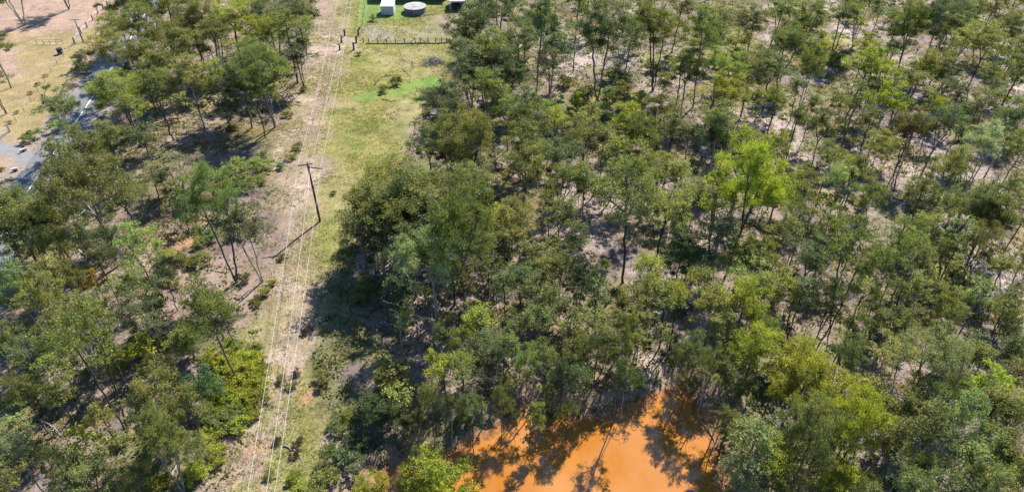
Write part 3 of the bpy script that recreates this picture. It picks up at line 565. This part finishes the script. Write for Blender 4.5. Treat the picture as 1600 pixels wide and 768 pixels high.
for i, (u, v_, hh, lb) in enumerate([(539, 57, 1.7, 'farthest left post'), (534, 68, 1.9, 'middle left post'), (531, 79, 1.6, 'nearest left post'), (560, 56, 2.0, 'farthest right post, leaning'), (557, 67, 1.7, 'middle right post'), (553, 78, 1.9, 'nearest right post')]):
    p = at(u, v_); t = MBld().tube([(0, 0, -0.3), (0.03, 0.02, hh * 0.6), (0.05 + (0.5 if i == 3 else 0), 0.03 + (0.4 if i == 3 else 0), hh)], [0.24, 0.22, 0.19], 8).build('timber_post', MPOST)
    t.location = (*p, gz1(*p)); tag(t, 'thick dark timber ' + lb + ' of the worn dirt gateway', 'post', 'timber posts of the gateway')
fence('wire_fence', 'pale post and wire fence along the paddock beside the road', [(118, 68), (109, 79), (100, 88), (90.5, 101), (81, 113), (71, 128), (60, 143), (49, 158), (38, 174), (26, 190), (16, 206)], 1.35, 0.07, MPALE, 3, MPALE)
fence('rail_fence', 'low pale rail fence crossing the paddock behind the wheel tracks', [(58, 68), (68, 67.5), (78, 67), (88, 66.8), (98, 67)], 1.2, 0.08, MPALE, 2, MPALE, rail=0.05)
fence('wire_fence', 'faint wire fence continuing beyond the roadside gate', [(127, 52), (137, 42), (146, 31), (154, 20), (162, 12), (170, 4), (178, -6)], 1.2, 0.05, MPOST, 3, MSTEEL)
tpos = [(167, 8), (160, 14), (152, 20), (144, 31), (135, 42)]; ordn = ['farthest', 'second farthest', 'middle', 'second nearest', 'nearest']
for (u, v_), q in zip(tpos, ordn):
    p = at(u + 1.5, v_ + 1); t = MBld().tube([(0, 0, -0.2), (0, 0, 1.0), (0, 0, 1.5)], [0.2, 0.18, 0.17], 8).build('terracotta_post', MTERR); t.location = (*p, gz1(*p))
    tag(t, q + ' of five terracotta posts on bare earth beside the road', 'post', 'terracotta posts by the roadside')
MGATE = surf('gate_steel', (0.24, 0.245, 0.25), (0.32, 0.325, 0.33), 5, 0.85, 0.2, 0.05)
def farm_gate(A_, B_, label, nbars, mp):
    A_, B_ = np.array(A_), np.array(B_); g_ = thing('farm_gate', label, 'gate', (*A_, gz1(*A_))); d = B_ - A_; L = np.linalg.norm(d); g_.rotation_euler = (0, 0, math.atan2(d[1], d[0]))
    for x_ in (0, L): MBld().tube([(x_, 0, -0.2), (x_, 0, 1.7)], [0.16, 0.15], 8).build('gatepost', mp, g_)
    MBld().tube([(0.25, 0, 0.2), (0.25, 0, 1.3), (L - 0.25, 0, 1.3), (L - 0.25, 0, 0.2), (0.25, 0, 0.2)], 0.035, 6).build('frame', MGATE, g_)
    m = MBld()
    for k in range(nbars): z_ = 0.2 + 1.1 * (k + 1) / (nbars + 1); m.tube([(0.25, 0, z_), (L - 0.25, 0, z_)], 0.022, 5)
    m.tube([(0.25, 0, 0.2), (L * 0.5, 0, 1.3), (L - 0.25, 0, 0.2)], 0.022, 5); m.build('bars', MGATE, g_)
farm_gate(at(117, 68), at(127, 52), 'silver metal gate between dark posts by the roadside power pole', 5, MPOST)
farm_gate(at(-6, 222), at(16, 205), 'metal farm gate at the paddock corner above the driveway', 5, MPALE)
p = at(95, 84); bn = thing('drum', 'small black drum standing on grass beside the paddock fence', 'drum', (*p, gz1(*p)))
MBld().tube([(0, 0, 0), (0, 0, 0.1), (0, 0, 1.25)], [0.55, 0.62, 0.66], 14).build('body', MDARK, bn); MBld().tube([(0, 0, 1.25), (0, 0, 1.34)], [0.70, 0.66], 14).build('lid', MDARK, bn)
MCONC = surf('concrete', (0.30, 0.29, 0.27), (0.45, 0.43, 0.40), 2.5, 0.9)
for a, b_, lb in (((32, 239), (42, 235), 'pale concrete culvert headwall beyond the driveway mouth'), ((20, 268), (29, 266), 'grey concrete culvert headwall on the near side of the driveway')):
    A_, B_ = at(*a), at(*b_); d = B_ - A_; c = (A_ + B_) / 2; hw = thing('culvert_headwall', lb, 'headwall', (*c, 0), math.atan2(d[1], d[0]))
    MBld().box((0, 0, 0.22), (np.linalg.norm(d), 0.3, 0.7)).build('wall', MCONC, hw); MBld().box((0, 0, 0.59), (np.linalg.norm(d) + 0.1, 0.42, 0.05)).build('coping', MCONC, hw)
    MBld().tube([(0, -0.16, 0.1), (0, -0.155, 0.1)], 0.22, 12).build('pipe_mouth', MDARK, hw)

# ------------------------------------------------------------------ farmyard: tank, sheds, house, carport
p = at(648, 21); p = p + [0, 1.5]
tk = thing('water_tank', 'round grey concrete water tank with a weathered flat lid', 'water tank', (*p, gz1(*p)))
MTANK = surf('stained_concrete', (0.10, 0.095, 0.09), (0.22, 0.205, 0.19), 0.9, 0.9, stretch=(1, 1, 0.5)); MLID = surf('weathered_lid', (0.17, 0.155, 0.14), (0.36, 0.34, 0.31), 0.7, 0.9, bmp=0.5)
MBld().tube([(0, 0, -0.2), (0, 0, 1.5)], 2.95, 40).build('wall', MTANK, tk); MBld().tube([(0, 0, 1.502), (0, 0, 1.62), (0, 0, 1.8)], [3.08, 3.08, 0.3], 40).build('lid', MLID, tk)
MBld().box((0.5, -0.9, 1.80), (0.7, 0.7, 0.18), 0.2).build('hatch', MSTEEL, tk); MBld().tube([(0.1, -2.99, 0.1), (0.1, -2.99, 1.5)], 0.06, 6).build('pipe', MSTEEL, tk)
MWALL = surf('white_sheet_metal', (0.42, 0.43, 0.44), (0.50, 0.51, 0.52), 2, 0.6, stretch=(12, 12, 0.3)); MROOF = surf('white_roof_sheet', (0.74, 0.75, 0.76), (0.82, 0.83, 0.84), 2, 0.5)
def shed(u, v_, W_, D_, Hh, label, wm, rm):
    p = at(u, v_); s_ = thing('garden_shed', label, 'shed', (*p, gz1(*p)))
    m = MBld().box((0, D_ / 2, Hh / 2), (W_, D_, Hh)); m.build('wall', wm, s_)
    rf = MBld().add([(-W_ / 2 - .1, -.12, Hh + .03), (W_ / 2 + .1, -.12, Hh + .03), (W_ / 2 + .1, D_ + .1, Hh + .45), (-W_ / 2 - .1, D_ + .1, Hh + .45), (-W_ / 2 - .1, -.12, Hh + .11), (W_ / 2 + .1, -.12, Hh + .11), (W_ / 2 + .1, D_ + .1, Hh + .53), (-W_ / 2 - .1, D_ + .1, Hh + .53)],
        [(0, 3, 2, 1), (4, 5, 6, 7), (0, 1, 5, 4), (1, 2, 6, 5), (2, 3, 7, 6), (3, 0, 4, 7)]).build('roof', rm, s_)
    rb = MBld()
    for q in np.arange(-W_ / 2 + .15, W_ / 2, .3): rb.add([(q + a_, y_, z_) for y_, z_ in ((-.12, Hh + .112), (D_ + .1, Hh + .532)) for a_ in (0, .1)] + [(q + .05, -.12, Hh + .15), (q + .05, D_ + .1, Hh + .57)], [(0, 4, 5, 2), (4, 1, 3, 5)])
    rb.build('ribs', rm, rf); MBld().box((0, -.17, Hh + .03), (W_ + .24, .09, .1)).build('gutter', MPALE, s_)
    MBld().box((0, -0.02, 1.0), (1.0, 0.03, 1.95)).build('door', wm, s_); MBld().box((0.38, -0.05, 1.0), (0.05, 0.04, 0.16)).build('handle', MDARK, s_.children[-1])
shed(606, 24, 3.4, 3.6, 2.3, 'small white garden shed with a pale skillion roof beside the tank', MWALL, MROOF)
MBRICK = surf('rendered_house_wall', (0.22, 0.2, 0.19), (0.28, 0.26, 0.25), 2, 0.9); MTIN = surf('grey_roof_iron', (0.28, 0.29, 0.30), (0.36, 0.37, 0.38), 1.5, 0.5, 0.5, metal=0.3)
MGLASS = surf('window_glass', (0.02, 0.025, 0.03), (0.04, 0.045, 0.05), 1, 0.08, 0.5, 0)
a, b_ = at(588, 1), at(698, 1); yw = a[1] + 0.3; xm = (a[0] + b_[0]) / 2; W_ = b_[0] - a[0]; hz_ = gz1(xm, yw)
hs_ = thing('house', 'low farmhouse in deep shade behind the concrete tank', 'house', (xm, yw, hz_))
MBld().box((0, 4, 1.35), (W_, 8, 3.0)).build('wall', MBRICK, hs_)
rf = MBld().add([(-W_ / 2 - .6, -1.4, 2.9), (W_ / 2 + .6, -1.4, 2.9), (W_ / 2 + .6, 4, 4.6), (-W_ / 2 - .6, 4, 4.6), (W_ / 2 + .6, 9, 2.9), (-W_ / 2 - .6, 9, 2.9), (-W_ / 2 - .6, -1.4, 3.04), (W_ / 2 + .6, -1.4, 3.04), (W_ / 2 + .6, 4, 4.74), (-W_ / 2 - .6, 4, 4.74), (W_ / 2 + .6, 9, 3.04), (-W_ / 2 - .6, 9, 3.04)],
    [(0, 3, 2, 1), (3, 5, 4, 2), (6, 7, 8, 9), (9, 8, 10, 11), (0, 1, 7, 6), (5, 11, 10, 4), (0, 6, 9, 3), (3, 9, 11, 5), (1, 2, 8, 7), (2, 4, 10, 8)]).build('roof', MTIN, hs_)
for q in (-6, -2.2, 2.2, 6):
    wv = MBld().box((q, -0.03, 1.5), (1.6, 0.06, 1.2)).build('window', MGLASS, hs_); MBld().box((q, -0.05, 0.86), (1.75, 0.1, 0.07)).build('sill', MPALE, wv)
a, b_ = at(703, 17), at(726, 17); xm = (a[0] + b_[0]) / 2; W_ = b_[0] - a[0]; cz = gz1(xm, a[1])
cp = thing('carport', 'open dark carport with a white front beam beside the trees', 'carport', (xm, a[1], cz))
for sx in (-1, 1):
    for sy in (0.1, 5.8): MBld().box((sx * (W_ / 2 - 0.1), sy, 1.2), (0.12, 0.12, 2.5)).build('post', MROOF, cp)
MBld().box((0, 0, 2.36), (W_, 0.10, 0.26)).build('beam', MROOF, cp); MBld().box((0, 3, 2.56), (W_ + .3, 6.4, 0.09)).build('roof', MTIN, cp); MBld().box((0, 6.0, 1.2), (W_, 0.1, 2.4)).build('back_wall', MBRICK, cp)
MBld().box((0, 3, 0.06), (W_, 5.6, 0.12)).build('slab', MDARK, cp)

# ------------------------------------------------------------------ dead wood on the ground
def branch(name, pts, rad, label, cat, material, group=None, forks=3, seed=0):
    r = np.random.default_rng(seed); P = np.array([(*at(*q), 0) for q in pts]); k = max(6, int(len(P) * 3)); t = np.linspace(0, len(P) - 1, k)
    Q = np.stack([np.interp(t, np.arange(len(P)), P[:, i]) for i in range(3)], 1); Q[:, :2] += r.normal(0, 0.10, (k, 2)); Q[:, 2] = gz(Q[:, 0], Q[:, 1]) + rad * 0.7 + 0.04 + np.abs(r.normal(0, 0.07, k)); o_ = Q[0].copy()
    m = MBld().tube(Q - o_, np.linspace(rad, rad * 0.3, k), 6)
    for f in range(forks):
        i = int(r.integers(1, k - 1)); d = Q[min(i + 1, k - 1)] - Q[i - 1]; a = math.atan2(d[1], d[0]) + r.choice([-1, 1]) * (0.5 + 0.5 * r.random()); L = np.linalg.norm(Q[-1] - Q[0]) * (0.15 + 0.2 * r.random())
        e = Q[i] + [math.cos(a) * L, math.sin(a) * L, 0.12 + 0.2 * r.random()]; m.tube(np.array([Q[i], (Q[i] + e) / 2 + r.normal(0, 0.08, 3), e]) - o_, [rad * 0.5, rad * 0.35, rad * 0.15], 5)
    ob = m.build(name, material, None, True); ob.location = o_; return tag(ob, label, cat, group)
MDEAD = surf('dead_wood', (0.16, 0.145, 0.13), (0.30, 0.28, 0.26), 5, 0.9); MDK = surf('dark_dead_wood', (0.06, 0.05, 0.045), (0.12, 0.1, 0.09), 5, 0.9)
BR = [([(584, 134), (596, 121), (612, 117), (628, 118)], .09, 'dark arched fallen branch behind the two round bushes', MDK), ([(640, 130), (643, 122), (636, 112), (628, 107)], .09, 'curved fallen branch between the round bushes and brush heap', MDEAD),
      ([(598, 155), (612, 160), (625, 158)], .08, 'thin dark fallen branch in front of the round bushes', MDK), ([(628, 105), (634, 112)], .11, 'short grey fallen limb in the middle of the grass', MDEAD), ([(643, 96), (648, 107)], .10, 'short dark fallen limb left of the brush heap', MDK),
      ([(443, 692), (458, 702), (475, 716)], .08, 'thin fallen branch on the grass below the wires', MDEAD), ([(990, 104), (1008, 80)], .16, 'grey fallen log right of the round dark bush', MDEAD), ([(1018, 276), (1030, 268), (1045, 285), (1052, 305)], .10, 'pale curved dead limb among treetops near the tall gum', MDEAD),
      ([(1092, 640), (1108, 668), (1125, 700)], .10, 'pale dead branch lying along the right shore of the dam', MDEAD), ([(1060, 640), (1080, 665), (1092, 690)], .09, 'pale dead branch poking from the muddy water', MDEAD), ([(690, 18), (702, 12), (708, 2)], .10, 'grey dead branch leaning by the carport', MDEAD), ([(655, 26), (680, 22), (695, 18)], .06, 'thin dark branch lying on bare earth by the tank', MDK),
      ([(590, 470), (575, 500)], .08, 'dark fallen branch in shade at the edge of the clearing', MDK), ([(800, 690), (820, 665)], .08, 'dead branch on the orange bank of the dam', MDK), ([(1395, 545), (1420, 520)], .12, 'grey fallen log beneath the grey green gum at right', MDEAD), ([(1100, 590), (1085, 640), (1060, 665)], .14, 'long dark fallen trunk reaching into the dam', MDK), ([(940, 640), (910, 690)], .10, 'slim dark fallen trunk reaching from the far bank into water', MDK),
      ([(1545, 45), (1565, 60)], .14, 'grey fallen log on the pale track at top right', MDEAD), ([(195, 470), (215, 462)], .09, 'grey fallen log under pale trees left of the clearing', MDEAD), ([(120, 620), (150, 655)], .12, 'dark fallen log below the big open gum at left', MDK), ([(330, 340), (300, 352)], .09, 'grey fallen log on bare soil behind the paired gums', MDEAD), ([(730, 500), (760, 490)], .10, 'grey fallen log under the tall pale trunk at grass edge', MDEAD)]
for i, (pts, rad, lb, m_) in enumerate(BR): branch('fallen_branch', pts, rad, lb, 'fallen branch', m_, None, 3 if len(pts) > 2 else 1, i)
r = np.random.default_rng(77); nlog = 0
while nlog < 34:
    u_, v_ = r.uniform(10, 1590), r.uniform(60, 760); p = at(u_, v_)
    if not in_wood(*p, 3): continue
    a = r.random() * 6.28; L = 2.0 + 3.5 * r.random(); q = p + np.array([math.cos(a), math.sin(a)]) * L
    U0, U1, U2 = px(*p, 0), px(*((p + q) / 2 + r.normal(0, 0.25, 2)), 0), px(*q, 0)
    ob = branch('fallen_log', [U0, U1, U2], 0.07 + 0.09 * r.random(), 'fallen log', 'fallen log', MDEAD if r.random() < 0.65 else MDK, None, 2, 100 + nlog); nlog += 1
    PLACED.append(dict(o=ob, kind='log', x=p[0], y=p[1], h=0.4, r=L / 2, hue='log'))
r = np.random.default_rng(3); p = at(676, 99); bm_ = MBld()
for i in range(150):
    a = r.random() * 6.28; q = r.normal(0, 1, 2) * [1.5, 0.9]; hz_ = 1.5 * math.exp(-(q[0] ** 2 / 3.5 + q[1] ** 2 / 1.6)) * r.random(); L = 0.6 + 1.4 * r.random(); d = np.array([math.cos(a), math.sin(a), r.normal(0, 0.35)]) * L / 2; c = np.array([q[0], q[1], hz_ + 0.15])
    bm_.tube([c - d, c + r.normal(0, 0.06, 3), c + d], [0.06, 0.05, 0.02], 4, False)
bp = bm_.build('brush_pile', MDEAD); bp.location = (*p, gz1(*p)); tag(bp, 'grey heap of cut branches on the grass near the fence', 'brush pile')

# ------------------------------------------------------------------ labels: what each plant looks like and what it stands beside
ANCH = [('the power pole', 500, 346), ('the concrete tank', 650, 20), ('the round bushes', 610, 136), ('the brush heap', 676, 99), ('the road junction', 50, 245), ('the roadside power pole', 130, 65), ('the red soil patch', 268, 380),
        ("the dam's left bank", 660, 712), ("the dam's far tip", 1045, 608), ("the dam's right shore", 1122, 735), ('the dark forest bush', 970, 125), ('the pale dirt path', 1310, 50), ('the pale sandy track', 1520, 400), ('the multi-stemmed edge gum', 618, 410),
        ('the tall leaning gum', 1297, 511), ('the bright yellow gum', 1262, 640), ('the domed olive gum', 1527, 370), ('the tall bright forest gum', 1137, 423), ('the golden sapling', 145, 455), ('the paired clearing gums', 390, 440), ('the big open left gum', 198, 672),
        ('the fallen grey log', 999, 92), ('the conical tree', 900, 205), ('the pale-limbed gum', 973, 443), ('the tall pale trunk', 728, 496), ('the bottom left corner', 10, 760), ('the bottom right corner', 1590, 760), ('the top right corner', 1590, 5), ('the emerald bushy tree', 310, 625), ('the green lawn', 720, 40),
        ('the grassy forest gap', 1120, 75), ('the dirt gateway', 545, 68), ('the fork of wheel tracks', 70, 95), ('the right picture edge', 1590, 560), ('the emerald forest tree', 1077, 430), ('the white shed', 606, 24), ('the bright shrub row', 370, 600), ('the sunny soil slope', 1240, 205)]
AP = np.array([at(u, v_) for _, u, v_ in ANCH])
NOUN = {'broad': 'gum tree', 'mid': 'gum tree', 'slim': 'slender gum', 'sparse': 'thin-leaved gum', 'bushy': 'bushy tree', 'cone': 'conical tree', 'sapling': 'sapling', 'shrub': 'shrub', 'dead': 'bare dead tree', 'log': 'fallen log'}
GROUP = {'broad': 'gum trees of the bushland', 'mid': 'gum trees of the bushland', 'slim': 'slender gums of the bushland', 'sparse': 'thin-leaved gums of the bushland', 'bushy': 'bushy trees of the bushland', 'cone': 'conical trees', 'sapling': 'saplings under the gums', 'shrub': 'low shrubs', 'dead': 'dead trees', 'log': 'fallen logs on the woodland floor'}
by = {}
for t in PLACED:
    k = t['kind']; d = np.hypot(*(AP - [t['x'], t['y']]).T); d = d * (1 + 0.5 * (d < 0.8)); i = int(np.argmin(d)); v2 = np.array([t['x'], t['y']]) - AP[i]
    if np.hypot(*v2) < 1.5: where = 'at ' + ANCH[i][0]
    elif abs(v2[0]) > abs(v2[1]): where = ('right of ' if v2[0] > 0 else 'left of ') + ANCH[i][0]
    else: where = ('behind ' if v2[1] > 0 else 'before ') + ANCH[i][0]
    if k in ('broad', 'mid', 'sparse'): size = 'broad ' if t['r'] > 4.3 else 'narrow ' if t['r'] < 3.0 else ''
    elif k == 'slim': size = 'tall ' if t['h'] > 10.5 else 'short '
    elif k == 'sapling': size = 'tall ' if t['h'] > 6.2 else 'short '
    elif k == 'shrub': size = 'wide ' if t['r'] > 1.7 else 'small ' if t['r'] < 1.05 else ''
    else: size = 'broad ' if t['r'] > 3.2 else ''
    if k == 'log': size = 'long ' if t['r'] > 1.9 else 'short '
    hue = '' if k in ('dead', 'log') else HUENAME[t['hue']] + ' '
    by.setdefault((size + hue + NOUN[k] + ' ' + where), []).append(t)
NUM = ['zero', 'one', 'two', 'three', 'four', 'five', 'six', 'seven', 'eight', 'nine', 'ten', 'eleven', 'twelve']; ORD = ['first', 'second', 'third', 'fourth', 'fifth', 'sixth', 'seventh', 'eighth', 'ninth', 'tenth', 'eleventh', 'twelfth']
for lab, L in by.items():
    L.sort(key=lambda t: px(t['x'], t['y'], t['h'] / 2)[0]); n = len(L)
    for i, t in enumerate(L):
        lab = lab.replace('the multi-stemmed edge gum', 'the edge gum') if len(lab.split()) > 11 else lab
        s_ = lab if n == 1 else lab + (', the left one of two' if n == 2 and i == 0 else ', the right one of two' if n == 2 else ', leftmost of ' + NUM[n] if i == 0 else ', rightmost of ' + NUM[n] if i == n - 1 else ', ' + ORD[i] + ' from left of ' + NUM[n])
        if len(s_.split()) > 16: s_ = s_.replace(' from left of ', ' of ').replace("the dam's right shore", 'the dam shore').replace(' the tall bright forest gum', ' the bright forest gum')
        if len(s_.split()) < 4: s_ += ' here'
        tag(t['o'], s_, 'shrub' if t['kind'] == 'shrub' else 'sapling' if t['kind'] == 'sapling' else 'fallen log' if t['kind'] == 'log' else 'tree', GROUP[t['kind']])
        if len(s_.split()) > 16: print('LONG', s_)
